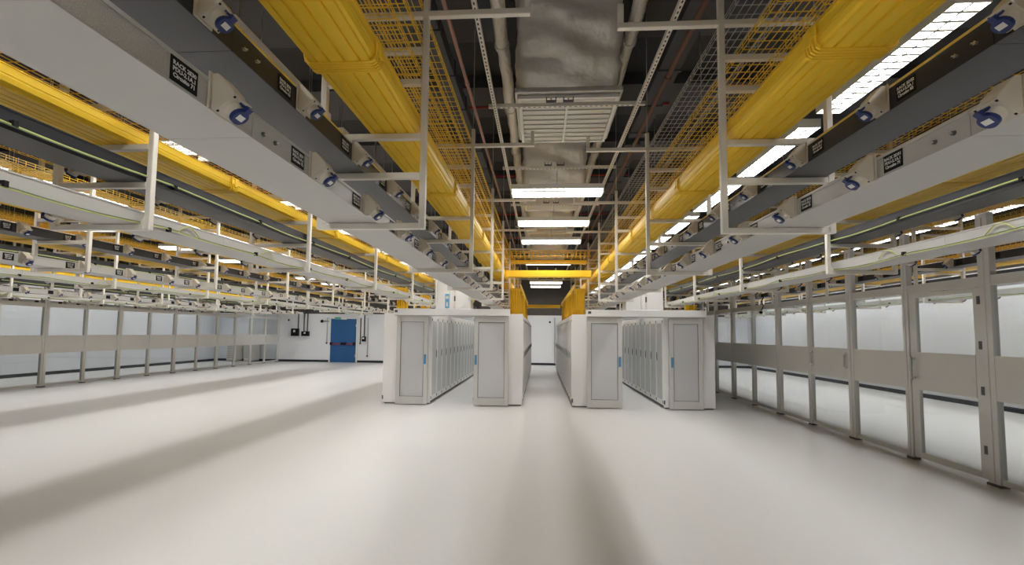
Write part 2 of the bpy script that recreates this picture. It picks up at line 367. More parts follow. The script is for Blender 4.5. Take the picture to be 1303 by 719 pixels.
for rn, rx in RNAMES:
    for i in range(NR):
        lab = 'white server cabinet in the %s row, ' % rn + nth(i)
        t = thing('server_cabinet', lab, 'server cabinet', (rx, Y0R+i*0.6, 0), 'white server cabinets in the %s row' % rn)
        link('body', RK['body'], t); link('plinth', RK['plinth'], t)
        for sfx in ('', 'f'):
            dd = link('door', RK['door'+sfx], t)
            link('handle', RK['handle'+sfx], dd, label='black swing handle'); link('hinge', RK['hinge'+sfx], dd); link('hinge', RK['hinge'+sfx], dd, (0, 0, 1.9))
        if i == 0: link('side_panel', RK['side_panel'], t)

def aisle_door(x0, x1, hx, label):
    t = thing('aisle_door', label, 'door', ((x0+x1)/2, 10.80, 0)); h = (x1-x0)/2
    f = MB(); f.box(-h, -h+0.10, -0.05, 0, 0.02, 2.13, FRAMEG).box(h-0.10, h, -0.05, 0, 0.02, 2.13, FRAMEG)
    f.box(-h+0.1, h-0.1, -0.05, 0, 0.02, 0.2, FRAMEG).box(-h+0.1, h-0.1, -0.05, 0, 1.99, 2.13, FRAMEG)
    link('door_frame', f.mesh('door_frame', bevel=0.004), t)
    link('pane', MB().box(-h+0.1, h-0.1, -0.03, -0.015, 0.2, 1.99, FROST).mesh('pane'), t, label='frosted grey pane')
    link('gasket', MB().box(-h+0.1, -h+0.108, -0.046, -0.03, 0.2, 1.99, DARKB).box(h-0.108, h-0.1, -0.046, -0.03, 0.2, 1.99, DARKB).box(-h+0.1, h-0.1, -0.046, -0.03, 1.982, 1.99, DARKB).box(-h+0.1, h-0.1, -0.046, -0.03, 0.2, 0.208, DARKB).mesh('gasket'), t)
    xx = hx-(x0+x1)/2
    link('handle', MB().box(xx-0.022, xx+0.022, -0.085, -0.07, 0.98, 1.21, HANDB).box(xx-0.012, xx+0.012, -0.07, -0.05, 1.0, 1.02, GALV).box(xx-0.012, xx+0.012, -0.07, -0.05, 1.17, 1.19, GALV).mesh('handle', bevel=0.003), t, label='blue handle')
aisle_door(-3.46, -2.69, -2.75, 'glazed aisle door on the end of the outer left cabinet row')
aisle_door(-1.57, -0.74, -1.52, 'glazed aisle door on the end of the inner left cabinet row')
aisle_door(1.11, 1.93, 1.87, 'glazed aisle door on the end of the inner right cabinet row')
aisle_door(3.01, 3.775, 3.07, 'glazed aisle door on the end of the outer right cabinet row')
for x0, x1, lb in ((-3.53, -0.72, 'left'), (1.10, 3.85, 'right')):
    t = thing('aisle_header', 'white header beam over the doors of the %s cabinet aisle' % lb, 'beam', (x0, 10.68, 2.15))
    link('beam', MB().box(0, x1-x0, 0, 0.2, 0, 0.155, RACKW).mesh('beam', bevel=0.004), t)
    link('track', MB().box(0.02, x1-x0-0.02, 0.04, 0.14, -0.018, 0, FRAMEG).mesh('track'), t)
    link('number_plate', MB().box(0.03, 0.10, -0.006, 0, 0.06, 0.12, DARKB).mesh('number_plate'), t, label='small dark number plate')
t = thing('hanging_sign', 'narrow blue and white sign above the left cabinet aisle', 'sign', (-2.22, 10.66, 2.16))
link('sign_panel', MB().box(-0.05, 0.05, -0.01, 0.01, 0.16, 0.50, SIGNB).mesh('sign_panel'), t)
link('white_field', MB().box(-0.035, 0.035, -0.013, -0.0105, 0.38, 0.45, STICK).box(-0.02, 0.02, -0.013, -0.0105, 0.2, 0.3, WALLW).mesh('white_field'), t)
link('bracket', MB().box(-0.01, 0.01, 0.0, 0.03, 0.14, 0.2, GALV).mesh('bracket'), t)

# ------------------------------------------------------------------ overhead runs
# a run is described by u (distance from its socket-side upright) and s (which way u grows along x)
ROWS = [('L1', -0.876, -1, 'run left of the central aisle'), ('R1', 1.385, 1, 'run right of the central aisle'),
        ('L2', -3.79, 1, 'second run to the left'), ('R2', 4.31, -1, 'run beside the right partition'),
        ('L3', -6.07, -1, 'third run to the left'), ('L4', -8.85, 1, 'fourth run to the left'),
        ('L5', -11.35, -1, 'fifth run to the left'), ('L6', -14.0, 1, 'run beside the left partition'),
        ('L7', -16.0, -1, 'run beyond the left partition'),
        ('R3', 6.45, 1, 'first run beyond the right partition'), ('R4', 9.3, -1, 'far run beyond the right partition')]
FR = 0.045
OUTER = ('L2', 'R2', 'L4', 'L6', 'R4')            # the runs whose plain side faces the camera hang a little lower
RUNG = {False: (2.5, 2.88, 3.18, 3.60, 3.85, 4.13), True: (2.5, 2.83, 3.13, 3.46, 3.72, 4.0)}
def yoff(key): return 0.2 if key == 'R1' else (0.08 if key[0] == 'R' else 0.0)
def hanger_parts(s, outer):
    fl = s < 0
    Z = RUNG[outer]
    P = []
    def bx(name, *a): P.append((name, MB().box(*a, CREAM).mesh(name, flip=fl, bevel=0.004)))
    bx('upright', -FR/2, FR/2, -FR/2, FR/2, 2.5, Z[5]+0.24)
    bx('upright', 0.775-FR/2, 0.775+FR/2, -FR/2, FR/2, 2.5, Z[5]-0.003)
    for z in Z[:5]:
        bx('rung', FR/2, 0.775-FR/2, -FR/2+0.001, FR/2-0.001, z, z+FR)
    bx('top_arm', -0.79, 0.80, -FR/2, FR/2, Z[5], Z[5]+FR)
    bx('stub_post', -0.79, -0.745, -FR/2, FR/2, Z[5]+FR+0.001, Z[5]+0.2)
    for u, z in ((0.0, Z[5]+0.24), (0.7, Z[5]+0.046)):
        P.append(('threaded_rod', MB().tube((u, 0, z), (u, 0, ZC-0.003), 0.006, GALV, n=6, cap=False).mesh('threaded_rod', flip=fl)))
    g = MB(); g.prism([(0.72, 2.545), (0.754, 2.545), (0.754, 2.60)], -0.022, 0.022, CREAM)
    P.append(('gusset', g.mesh('gusset', flip=fl)))
    return P
HP = {(s, o): hanger_parts(s, o) for s in (-1, 1) for o in (False, True)}

def socket_meshes(s, rich):
    fl = s > 0      # sockets point towards -u; local +x here is "out of the trunk face"
    D = {}
    b_ = MB()
    b_.box(0, 0.008, -0.058, 0.058, -0.085, 0.085, BEIGE)
    b_.prism([(0.008, -0.075), (0.03, -0.082), (0.112, -0.012), (0.10, 0.01), (0.035, 0.08), (0.008, 0.08)], -0.044, 0.044, BEIGE)
    D['b'] = b_
    n = Vector((0.62, 0, -0.78)).normalized(); tx = Vector((0, 1, 0)); ty = n.cross(tx)
    c = Vector((0.074, 0, -0.052))
    Mx = Matrix((tx, ty, n)).transposed().to_4x4(); Mx.translation = c
    fl_ = MB(); fl_.box(-0.056, 0.056, -0.056, 0.056, 0, 0.009, BEIGE, Mx)
    for a in (-0.046, 0.046):
        for q in (-0.046, 0.046): fl_.box(a-0.005, a+0.005, q-0.005, q+0.005, 0.0092, 0.0105, BLACK, Mx)
    fl_.tube(c+n*0.008, c+n*0.045, 0.04, BEIGE, 0.034, 14)
    lid = MB(); lid.tube(c+n*0.0455, c+n*0.062, 0.039, BLUE, 0.037, 16)
    lid.box(-0.014, 0.014, 0.03, 0.058, 0.046, 0.064, BLUE, Mx); lid.box(-0.03, 0.03, 0.04, 0.05, 0.03, 0.045, BLUE, Mx)
    st = MB(); st.box(-0.019, 0.019, -0.013, 0.013, 0.0622, 0.0634, STICK, Mx)
    for q in (b_, fl_, lid, st): q.v = [(x*0.86, y*0.86, z*0.86) for x, y, z in q.v]
    if rich:
        return [('b', b_.mesh('socket_outlet', flip=fl, bevel=0.004)), ('flange', fl_.mesh('flange', flip=fl)), ('lid', lid.mesh('lid', flip=fl)), ('sticker', st.mesh('sticker', flip=fl))]
    for q in (fl_, lid, st):
        o = len(b_.v); b_.v += q.v
        for f, mi, sm in zip(q.f, q.m, q.sm): b_.f.append(tuple(i+o for i in f)); b_.m.append(b_.mi(q.mats[mi])); b_.sm.append(sm)
    return [('b', b_.mesh('socket_outlet', flip=fl))]
SK = {(s, r): socket_meshes(s, r) for s in (-1, 1) for r in (True, False)}
PL = {s: MB().box(0, 0.003, -0.058, 0.058, -0.042, 0.042, BLACK).mesh('label_plate', flip=s > 0) for s in (-1, 1)}
def text_mesh(lines, size, s):
    cu = bpy.data.curves.new('lettering', 'FONT'); cu.body = '\n'.join(lines); cu.size = size
    cu.align_x = 'CENTER'; cu.align_y = 'CENTER'; cu.space_line = 1.0; cu.extrude = 0.0004; cu.resolution_u = 2; cu.offset = 0.0006
    tmp = bpy.data.objects.new('tmp', cu); C.objects.link(tmp)
    dg = bpy.context.evaluated_depsgraph_get()
    me = bpy.data.meshes.new_from_object(tmp.evaluated_get(dg)); me.name = 'lettering'
    bpy.data.objects.remove(tmp); bpy.data.curves.remove(cu)
    if s < 0: R = Matrix(((0, 0, 1), (1, 0, 0), (0, 1, 0)))
    else: R = Matrix(((0, 0, -1), (-1, 0, 0), (0, 1, 0)))
    me.transform(R.to_4x4()); me.materials.clear(); me.materials.append(STICK)
    return me

SEG = 2.4
def trunk(row, dark, ys, ye):
    key, X0, s, desc = row
    zd = RUNG[key in OUTER][1]+FR+0.001
    u0, u1, z0, z1 = (0.44, 0.735, zd, zd+0.124) if dark else (0.334, 0.704, 2.546, 2.652)
    lab = ('dark grey' if dark else 'light grey') + ' power trunking with blue-lidded sockets in the ' + desc
    t = thing('power_trunking', lab, 'trunking', (X0, 0, 0), 'power trunking of the overhead runs')
    t.location = (X0, 0, z0)
    mbase = DARKB if dark else LIGHT; mside = DARK if dark else LIGHT
    def sec(L):
        m = MB(); e = 0.0015
        m.box(u0+0.004, u1-0.004, e, L-e, 0.0, 0.006, mbase)
        m.box(u0, u0+0.004, e, L-e, 0, z1-z0, mside); m.box(u1-0.004, u1, e, L-e, 0, z1-z0, mside)
        m.box(u0+0.004, u1-0.004, e, L-e, z1-z0-0.006, z1-z0, mbase)
        m.box(u0-0.006, u0, e, L-e, z1-z0-0.012, z1-z0+0.002, CHROME if dark else mside)
        m.box(u1, u1+0.004, e, L-e, z1-z0-0.01, z1-z0, mside)
        return m
    y = 1.77-SEG*math.ceil((1.77-ys)/SEG)+yoff(key)*0.5
    y -= SEG if y > ys else 0
    seams = []
    while y < ye:
        a, b_ = max(y, ys), min(y+SEG, ye)
        if b_-a > 0.2:
            me = cached(('trunk', dark, s, round(b_-a, 3)), lambda: sec(b_-a).mesh('trunk_section', flip=s < 0))
            link('trunk_section', me, t, (0, a, 0))
        if a > ys: seams.append(a)
        y += SEG
    zc = (z1-z0)*0.42
    if key in ('L1', 'R1'):
        for a in seams[:4]:
            for dy in (-0.16, -0.07, 0.07, 0.16):
                link('bolt', cached(('bolt', s, dark), lambda: MB().tube((-0.001, 0, 0), (-0.011, 0, 0), 0.011, CHROME if dark else DARKB, 0.009, 8).tube((-0.011, 0, 0), (-0.02, 0.004, 0), 0.005, CHROME, n=6).mesh('bolt', flip=s < 0)), t, (s*u0, a+dy, zc+0.0))
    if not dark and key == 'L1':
        link('glint_strip', MB().box(u0-0.003, u0-0.0005, 0, 1.33+0.6, 0.006, 0.092, GLINT).mesh('glint_strip', flip=True), t, (0, -0.6, 0), label='painted sparkling highlight on the trunk side')  # thin strip added to carry the sparkling highlight as colour
    # sockets with their label plates
    y = 1.56+0.04*dark-0.72*2+(0.14 if key == 'R1' else 0)
    i = 0
    base = {'L1': ('2E', 70), 'R1': ('2D', 69)}.get(key, ('2F', 60))
    while y < ye-0.3:
        if y > ys+0.2:
            rich = key in ('L1', 'R1') and y < 9
            ms = SK[(s, rich)]
            px = s*(u0-0.0005)
            r_ = (y-0.85-yoff(key)+1.2) % 2.4-1.2; yk = y
            if abs(r_) < 0.11: y += 0.12 if r_ >= 0 else -0.12
            o = link('socket_outlet', ms[0][1], t, (px, y, zc+0.02), label='beige angled socket with blue lid')
            for nm, me in ms[1:]: link(nm, me, o)
            if key in ('L1', 'R1', 'L3', 'R3', 'L5') or True:
                pz = zc+0.008
                pl = link('label_plate', PL[s], t, (px, y-0.155, pz), label='black label plate')
                if key in ('L1', 'R1') and y < 7:
                    if dark: ls = ['RACK %s%d' % (base[0], 30+i-1), 'PDU-2.2A.1', 'Circuito %d' % (base[1]+10+i)]
                    else: ls = ['RACK %s%d' % (base[0], 30+i-2), 'PDU-2.1A.1', 'Circuito %d' % (base[1]+i-1)]
                    link('lettering', text_mesh(ls, 0.0205, s), pl, (-s*0.0034, 0, 0))
                elif key in ('L1', 'R1', 'L3') and y < 12:
                    link('lettering', cached(('fl', s), lambda: text_mesh(['RACK 2E', 'PDU-2.1', 'Circuito'], 0.0205, s)), pl, (-s*0.0034, 0, 0))
            y = yk
        y += 0.72; i += 1
    # earth cable clipped to the plain side of the trunking
    if key in ('L2', 'R2', 'L4', 'L6', 'R4'):
        col = GREENY if dark else GREEND
        u = u1+0.014
        pts = []; yy = ys+0.02; k = 0
        zb = (z1-z0)*(0.35 if dark else 0.2)
        while yy < ye-0.05:
            ph = (yy/1.15) % 1.0
            dz = 0.012*math.sin(yy*2.1) - (0.02*math.sin(math.pi*ph) if not dark else 0.008*math.sin(math.pi*ph))
            pts.append((u, yy, zb+dz)); yy += 0.12
        c = MB().path(pts, 0.0065 if dark else 0.006, col, 6)
        c.path([(x+0.012, y_, z-0.011) for x, y_, z in pts], 0.004, GREENY if not dark else GREEND, 5)
        yy = ys+0.6
        while yy < ye-0.3:
            c.box(u-0.012, u+0.02, yy-0.012, yy+0.012, zb-0.022, zb+0.014, BLACK)
            if not dark and int(yy*10) % 2 == 0:
                c.path([(u, yy+0.1+0.03*q, zb+0.07*math.sin(math.pi*q/8)) for q in range(9)], 0.005, GREENY, 5)
            yy += 1.15
        o = link('earth_cable', c.mesh('earth_cable', flip=s < 0), None, (X0, 0, z0))
        tag(o, ('yellow-green earth cable clipped along the dark grey' if dark else 'green earth cable clipped along the light grey') + ' trunking, ' + desc, 'cable', 'earth cables along the trunking')
    return t

def duct(row, ys, ye):
    key, X0, s, desc = row
    out = key in OUTER
    u0, u1, z0 = 0.04, (0.62 if out else 0.43), RUNG[out][2]+FR+0.015
    t = thing('cable_duct', 'yellow ribbed plastic cable duct in the ' + desc, 'cable duct', (X0, 0, z0), 'yellow cable ducts of the overhead runs')
    def sec(L):
        m = MB(); e = 0.002; h = 0.115
        m.prism([(u0+0.03, 0.0), (u1-0.03, 0.0), (u1-0.008, 0.012), (u1, 0.04), (u1, h), (u1-0.005, h), (u1-0.005, 0.042), (u1-0.012, 0.018), (u1-0.031, 0.006),
                 (u0+0.031, 0.006), (u0+0.012, 0.018), (u0+0.005, 0.042), (u0+0.005, h), (u0, h), (u0, 0.04), (u0+0.008, 0.012)], e, L-e, YEL)
        for c, wd in ((0.088, 0.026), (0.162, 0.0385), (0.250, 0.0385), (0.330, 0.0315), (0.386, 0.0185))+(((0.442, 0.028), (0.510, 0.034), (0.568, 0.018)) if out else ()):
            m.prism([(c-wd, 0), (c-wd+0.003, -0.013), (c+wd-0.003, -0.013), (c+wd, 0)], e, L-e, YEL)
        for q in (u0, u1): m.box(q-0.006, q+0.006, e, L-e, h-0.008, h, YEL)
        m.box(u0-0.004, u0, e, L-e, 0.055, 0.063, YEL); m.box(u1, u1+0.004, e, L-e, 0.055, 0.063, YEL)
        return m
    def coup():
        m = MB()
        for j in range(5):
            a = -0.055+j*0.023
            m.prism([(u0+0.015, -0.02), (u1-0.015, -0.02), (u1+0.006, -0.006), (u1+0.014, 0.03), (u1+0.014, 0.125), (u1+0.0065, 0.125), (u1+0.0065, 0.02), (u1-0.02, -0.0135),
                     (u0+0.02, -0.0135), (u0-0.0065, 0.02), (u0-0.0065, 0.125), (u0-0.014, 0.125), (u0-0.014, 0.03), (u0-0.006, -0.006)], a, a+0.013, YEL)
        m.box(u0+0.03, u1-0.03, -0.055, 0.055, -0.0165, -0.0132, YEL)
        for q in (u0-0.014, u1+0.014):
            m.box(q-0.006, q+0.006, -0.06, 0.06, 0.05, 0.09, YEL); m.box(q-0.01, q+0.01, -0.02, 0.02, 0.03, 0.11, YEL)
        return m
    yb = 4.4 if out else 2.39
    y = yb-2.35*math.ceil((yb-ys)/2.35)
    while y < ye:
        a, b_ = max(y, ys), min(y+2.35, ye)
        if b_-a > 0.2:
            link('duct_section', cached(('duct', s, out, round(b_-a, 3)), lambda: sec(b_-a).mesh('duct_section', flip=s < 0)), t, (0, a, 0))
        if a > ys: link('coupler', cached(('coup', s, out), lambda: coup().mesh('coupler', flip=s < 0)), t, (0, a, 0))
        y += 2.35

def basket_mesh(wd, L, m_, s, deep=0.055):
    m = MB(); r = 0.0026
    n = int(L/0.1)
    for k in range(n+1):
        y = k*0.1
        m.box(0, wd, y-r, y+r, -r, r, m_)
        m.box(-r, r, y-r, y+r, -r, deep, m_); m.box(wd-r, wd+r, y-r, y+r, -r, deep, m_)
    q = 7
    for k in range(q+1): m.box(wd*k/q-r, wd*k/q+r, 0, L, -3*r, -r, m_)
    for x in (-r, wd-r):
        m.box(x, x+2*r, 0, L, deep-r, deep+r, m_)
        m.box(x, x+2*r, 0, L, deep*0.5-r, deep*0.5+r, m_)
    return m
def baskets(row, ys, ye):
    key, X0, s, desc = row
    if key == 'R1': lv = [(3.66, 0.24, 0.34, YELW), (3.91, 0.14, 0.36, YELW), (4.19, 0.05, 0.40, SILW)]
    else: lv = [(3.66, 0.03, 0.34, YELW), (3.91, 0.03, 0.36, YELW), (4.19, 0.03, 0.40, YELW)]
    zz = RUNG[key in OUTER]
    for i, (z, u, wd, m_) in enumerate(lv):
        z = zz[3+i]+FR+0.012
        L = ye-ys
        me = cached(('bask', i, s, round(L, 2), m_.name), lambda: basket_mesh(wd, L, m_, s).mesh('wire_basket', flip=s < 0))
        o = link('wire_basket', me, None, (X0+s*u, ys, z))
        tag(o, '%s %s wire cable basket in the %s' % (('lowest', 'middle', 'topmost')[i], 'zinc grey' if m_ is SILW else 'yellow', desc), 'wire basket', 'wire baskets of the overhead runs')

YEND = 21.6
for row in ROWS:
    key, X0, s, desc = row
    ys = abs(X0)*0.72-1.6 if key not in ('L1', 'R1', 'L2', 'R2') else -4.0
    if key in ('R3', 'R4'): ys = abs(X0)*0.62-0.5
    ks = [k for k in range(-1, 8) if 3.25+2.4*k > ys]
    ks = [k for k in ks if 3.25+2.4*k > 0]
    ys = min(ys, 3.25+2.4*ks[0]-0.25)
    for j, k in enumerate(ks):
        t = thing('tray_hanger', 'cream steel tray hanger in the %s, %s' % (desc, nth(j)), 'hanger', (X0, 3.25+2.4*k+yoff(key), 2.5), 'cream tray hangers')
        for nm, me in HP[s, key in OUTER]: link(nm, me, t, (0, 0, -2.5))
    trunk(row, False, ys, YEND); trunk(row, True, ys, YEND)
    duct(row, ys, YEND); baskets(row, ys, YEND)

# ------------------------------------------------------------------ louvred strip lights over the cabinet aisles
def strip_parts():
    h = MB(); h.box(-0.11, 0.11, 0, 1.5, 0.085, 0.095, WHITEP)
    h.box(-0.115, -0.11, 0, 1.5, 0, 0.095, WHITEP); h.box(0.11, 0.115, 0, 1.5, 0, 0.095, WHITEP)
    h.box(-0.11, 0.11, 0, 0.005, 0, 0.085, WHITEP); h.box(-0.11, 0.11, 1.495, 1.5, 0, 0.085, WHITEP)
    L = MB()
    L.box(-0.008, 0.008, 0.005, 1.495, 0.002, 0.035, REFL)
    for k in range(1, 16):
        y = 1.5*k/16
        L.prism([(-0.108, 0.002), (0.108, 0.002), (0.108, 0.035), (-0.108, 0.035)], y-0.011, y+0.011, REFL)
    T = MB()
    for x in (-0.052, 0.052): T.tube((x, 0.03, 0.066), (x, 1.47, 0.066), 0.013, TUBE, n=8)
    R = MB()
    for y in (0.2, 1.3): R.tube((0, y, 0.095), (0, y, ZC-3.933), 0.005, GALV, n=6, cap=False)
    return h.mesh('housing'), L.mesh('louvre'), T.mesh('tube'), R.mesh('drop_rod')
SP = strip_parts()
def strip_light(x, y, z, label, group, watts, rot=None):
    t = thing('strip_light', label, 'light', (x, y, z), group)
    if rot: t.rotation_euler = rot
    for nm, me in zip(('housing', 'louvre', 'tube', 'drop_rod'), SP): link(nm, me, t)
    ld = cached(('ld', watts), lambda: bpy.data.lights.new('lamp', 'AREA'))
    ld.shape = 'RECTANGLE'; ld.size = 0.2; ld.size_y = 1.44; ld.energy = watts; ld.color = (1.0, 0.985, 0.96)
    link('lamp', ld, t, (0, 0.75, 0.042))
AISLES = [(-2.33, 'left cabinet aisle', -7.8+1.8*0), (2.82, 'right cabinet aisle', -7.8), (-7.46, 'second bay to the left', -3.0),
          (-12.6, 'third bay to the left', 6.0), (7.85, 'corridor beyond the right partition', 2.4), (-17.3, 'corridor beyond the left partition', 9.6), (10.3, 'wall side of the right corridor, added as fill', 2.4)]  # last row is added fill to brighten the right corridor wall
for x, desc, y0 in AISLES:
    i = 0; y = y0
    while y < 23:
        strip_light(x, y, 3.93, 'louvred strip light over the %s, %s' % (desc, nth(i) if y > 0 else 'behind the camera, ' + ORD[i]), 'louvred strip lights', STRIP_W)
        y += 1.8; i += 1
        if -1.8 < y-1.8 <= 0: i = 0

# ------------------------------------------------------------------ central services: rails, cross battens, foil ducts
def slot_rail(p0, p1, label, name='slotted_rail'):
    p0, p1 = Vector(p0), Vector(p1); d = (p1-p0); L = d.length; e = d.normalized()
    side = Vector((0, 0, 1)).cross(e).normalized()
    Mx = Matrix((e, side, Vector((0, 0, 1)))).transposed().to_4x4(); Mx.translation = p0
    m = MB()
    m.box(0, L, -0.02, 0.02, 0.0, 0.002, CREAM, Mx); m.box(0, L, -0.02, -0.018, 0.0, 0.04, CREAM, Mx); m.box(0, L, 0.018, 0.02, 0, 0.04, CREAM, Mx)
    k = 0.06
    while k < L-0.03:
        m.box(k-0.014, k+0.014, -0.006, 0.006, -0.0015, 0.0, BLACK, Mx); k += 0.06
    tag(link(name, m.mesh(name)), label, 'rail')
def cross_batten(x, y, label, rod):
    t = thing('cross_batten', label, 'light', (x, y, 4.05), 'batten lights across the open aisles')
    def hb():
        m = MB(); m.box(-0.76, 0.76, -0.15, 0.15, 0.05, 0.13, WHITEP); m.box(-0.76, -0.74, -0.15, 0.15, 0, 0.05, WHITEP); m.box(0.74, 0.76, -0.15, 0.15, 0, 0.05, WHITEP)
        return m.mesh('housing', bevel=0.004)
    link('housing', cached('hb', hb), t)
    link('diffuser', cached('ub', lambda: MB().box(-0.739, 0.739, -0.145, 0.145, 0.004, 0.048, TUBEC).mesh('diffuser')), t)
    def ug():
        m = MB()
        for k in range(1, 14): q = -0.74+1.48*k/14; m.box(q-0.004, q+0.004, -0.149, 0.149, -0.004, 0.05, REFL)
        m.box(-0.74, 0.74, -0.153, -0.149, -0.004, 0.012, WHITEP); m.box(-0.74, 0.74, 0.149, 0.153, -0.004, 0.012, WHITEP)
        return m.mesh('louvre')
    link('louvre', cached('ug', ug), t)
    if rod: link('drop_rod', cached('ur', lambda: MB().box(-0.006, 0.006, -0.006, 0.006, 0.13, 0.338, GALV).box(-0.012, 0.012, -0.265, 0.006, 0.338, 0.342, GALV).mesh('drop_rod')), t)
    else:
        for q in (-0.5, 0.5): link('drop_rod', cached('ur2', lambda: MB().tube((0, 0, 0.13), (0, 0, ZC-4.053), 0.005, GALV, n=6, cap=False).mesh('drop_rod')), t, (q, 0, 0))
    ld = cached('cld', lambda: bpy.data.lights.new('lamp', 'AREA'))
    ld.shape = 'RECTANGLE'; ld.size = 1.44; ld.size_y = 0.28; ld.energy = CROSS_W; ld.color = (1, 0.985, 0.96)
    link('lamp', ld, t, (0, 0, 0.002))
for x, y0, desc in ((-4.93, 5.4, 'first open aisle to the left'), (-10.1, 7.4, 'second open aisle to the left')):
    i = 0; y = y0
    while y < 22: cross_batten(x, y, 'white batten light across the %s, %s' % (desc, nth(i)), False); y += 2.4; i += 1
slot_rail((-0.54, 0.4, 4.35), (-0.54, 22, 4.35), 'slotted steel rail running left of the central lights')
slot_rail((1.10, 0.4, 4.35), (1.10, 22, 4.35), 'slotted steel rail running right of the central lights')
YCR = [5.15, 7.15, 9.25, 11.2, 14.8, 20.6, 22.4]
for i, y in enumerate(YCR):
    slot_rail((-0.62, y, 4.392), (1.2, y, 4.392), 'perforated cross rail above the central aisle, ' + nth(i), 'cross_rail')
    t = thing('rail_clamp', 'dark metal clamp pair on the cross rail above the central aisle, ' + nth(i), 'clamp', (0.215, y, 4.435), 'clamps on the cross rails')
    for q in (-0.1, 0.1):
        link('jaw', cached('jaw', lambda: MB().box(-0.06, 0.06, -0.05, 0.05, 0, 0.012, DARKB).box(-0.06, -0.05, -0.05, 0.05, 0.012, 0.05, DARKB).box(0.05, 0.06, -0.05, 0.05, 0.012, 0.05, DARKB).tube((0, 0, 0), (0, 0, 0.06), 0.008, GALV, n=6).mesh('jaw')), t, (q, 0, 0))
    if i == 0: continue
    cross_batten(0.27, y+0.25, 'white batten light across the central aisle, ' + nth(i-1), True)

for i, y in enumerate((-1.5, -3.6, -5.7)): cross_batten(0.27, y, 'white batten light over the central aisle behind the camera, ' + ORD[i], False)
# foil-wrapped plenum boxes with white louvred grilles
def plenum_mesh():
    bm = bmesh.new()
    nx, nz, ny = 16, 14, 14
    W_, H_, D_ = 1.2, 1.25, 1.3
    def wob(p):
        x, y, z = p
        return 0.022*math.sin(z*17+2.2*math.sin(x*3.1))+0.015*math.sin(z*31+x*5)+0.012*math.sin(x*9+z*4)+random.uniform(-0.006, 0.006)
    def face(nu, nv, fn, out):
        g = {}
        for i in range(nu+1):
            for j in range(nv+1):
                p = Vector(fn(i/nu, j/nv)); bu = math.sin(math.pi*i/nu)**0.5*math.sin(math.pi*j/nv)**0.5 if 0 < i < nu and 0 < j < nv else 0
                p += Vector(out)*(0.05*bu+wob(p)*(1 if bu else 0)); g[i, j] = bm.verts.new(p)
        for i in range(nu):
            for j in range(nv): f = bm.faces.new((g[i, j], g[i+1, j], g[i+1, j+1], g[i, j+1])); f.smooth = True
    face(nx, nz, lambda a, b_: (-W_/2+W_*a, 0, H_*b_), (0, -1, 0))
    face(nx, nz, lambda a, b_: (W_/2-W_*a, D_, H_*b_), (0, 1, 0))
    face(ny, nz, lambda a, b_: (-W_/2, D_-D_*a, H_*b_), (-1, 0, 0))
    face(ny, nz, lambda a, b_: (W_/2, D_*a, H_*b_), (1, 0, 0))
    face(nx, ny, lambda a, b_: (-W_/2+W_*a, D_*b_, H_), (0, 0, 1))
    face(nx, ny, lambda a, b_: (-W_/2+W_*a, D_-D_*b_, 0), (0, 0, 0))
    for v in bm.verts: v.co.y -= 0.42*(v.co.z/H_)*(1-v.co.y/D_)
    bmesh.ops.remove_doubles(bm, verts=bm.verts, dist=0.002); bmesh.ops.recalc_face_normals(bm, faces=bm.faces)
    me = bpy.data.meshes.new('plenum_box'); bm.to_mesh(me); bm.free(); me.materials.append(FOIL); return me
PM = plenum_mesh()
def tape_mesh():
    m = MB()
    for z in (0.0, 1.13):
        o = 0.42*(z+0.05)/1.25
        m.box(-0.625, 0.625, -0.05-o, -0.005-o, z, z+0.07, FOIL2); m.box(-0.66, -0.62, -0.05-o, 1.3, z, z+0.07, FOIL2); m.box(0.62, 0.66, -0.05-o, 1.3, z, z+0.07, FOIL2)
    return m.mesh('foil_tape', bevel=0.01)
for i, (y, z) in enumerate(((5.42, 4.68), (9.0, 4.61), (12.6, 4.6), (16.4, 4.6))):
    xc = 0.33 if i == 0 else 0.27
    t = thing('foil_plenum', 'foil wrapped air plenum with white grille over the central aisle, ' + nth(i), 'air duct', (xc, y, z), 'foil air plenums over the central aisle')
    link('plenum_box', PM, t); link('foil_tape', cached('tape', tape_mesh), t)
    g = link('grille', cached('grf', lambda: MB().box(-0.62, -0.58, -0.02, 1.28, -0.05, -0.012, WHITEP).box(0.58, 0.62, -0.02, 1.28, -0.05, -0.012, WHITEP).box(-0.58, 0.58, -0.02, 0.02, -0.05, -0.012, WHITEP).box(-0.58, 0.58, 1.24, 1.28, -0.05, -0.012, WHITEP).box(-0.015, 0.015, 0.02, 1.24, -0.05, -0.012, WHITEP).mesh('grille')), t, label='white louvred grille')
    for k in range(9):
        for q in (-1, 1):
            link('blade', cached(('bl', q), lambda: MB().prism([(0, 0), (0.131, 0.012), (0.131, 0.016), (0, 0.004)], 0.02 if q > 0 else -0.575, 0.575 if q > 0 else -0.02, GRILLE, Matrix.Rotation(-math.pi/2, 4, 'Z') @ Matrix.Scale(-1, 4, (1, 0, 0))).mesh('blade')), g, (0, 0.03+k*0.133, -0.048))
for x, lb in ((-0.52, 'left'), (1.13, 'right')):
    m = MB(); y = 3.0
    pts = [(x+random.uniform(-0.012, 0.012), 2.2+k*0.25, 5.55+random.uniform(-0.012, 0.012)) for k in range(72)]
    m.path(pts, 0.085, FOIL2, 10)
    for k in range(0, 72, 7): p = Vector(pts[k]); m.tube(p, p+Vector((0, 0.07, 0)), 0.1, FOIL2, n=10)
    tag(link('insulated_pipe', m.mesh('insulated_pipe')), 'foil insulated pipe running on the %s of the plenums' % lb, 'pipe')
m = MB(); m.box(-0.45, 0.45, 0, 14.5, 5.955, 6.07, FOIL)
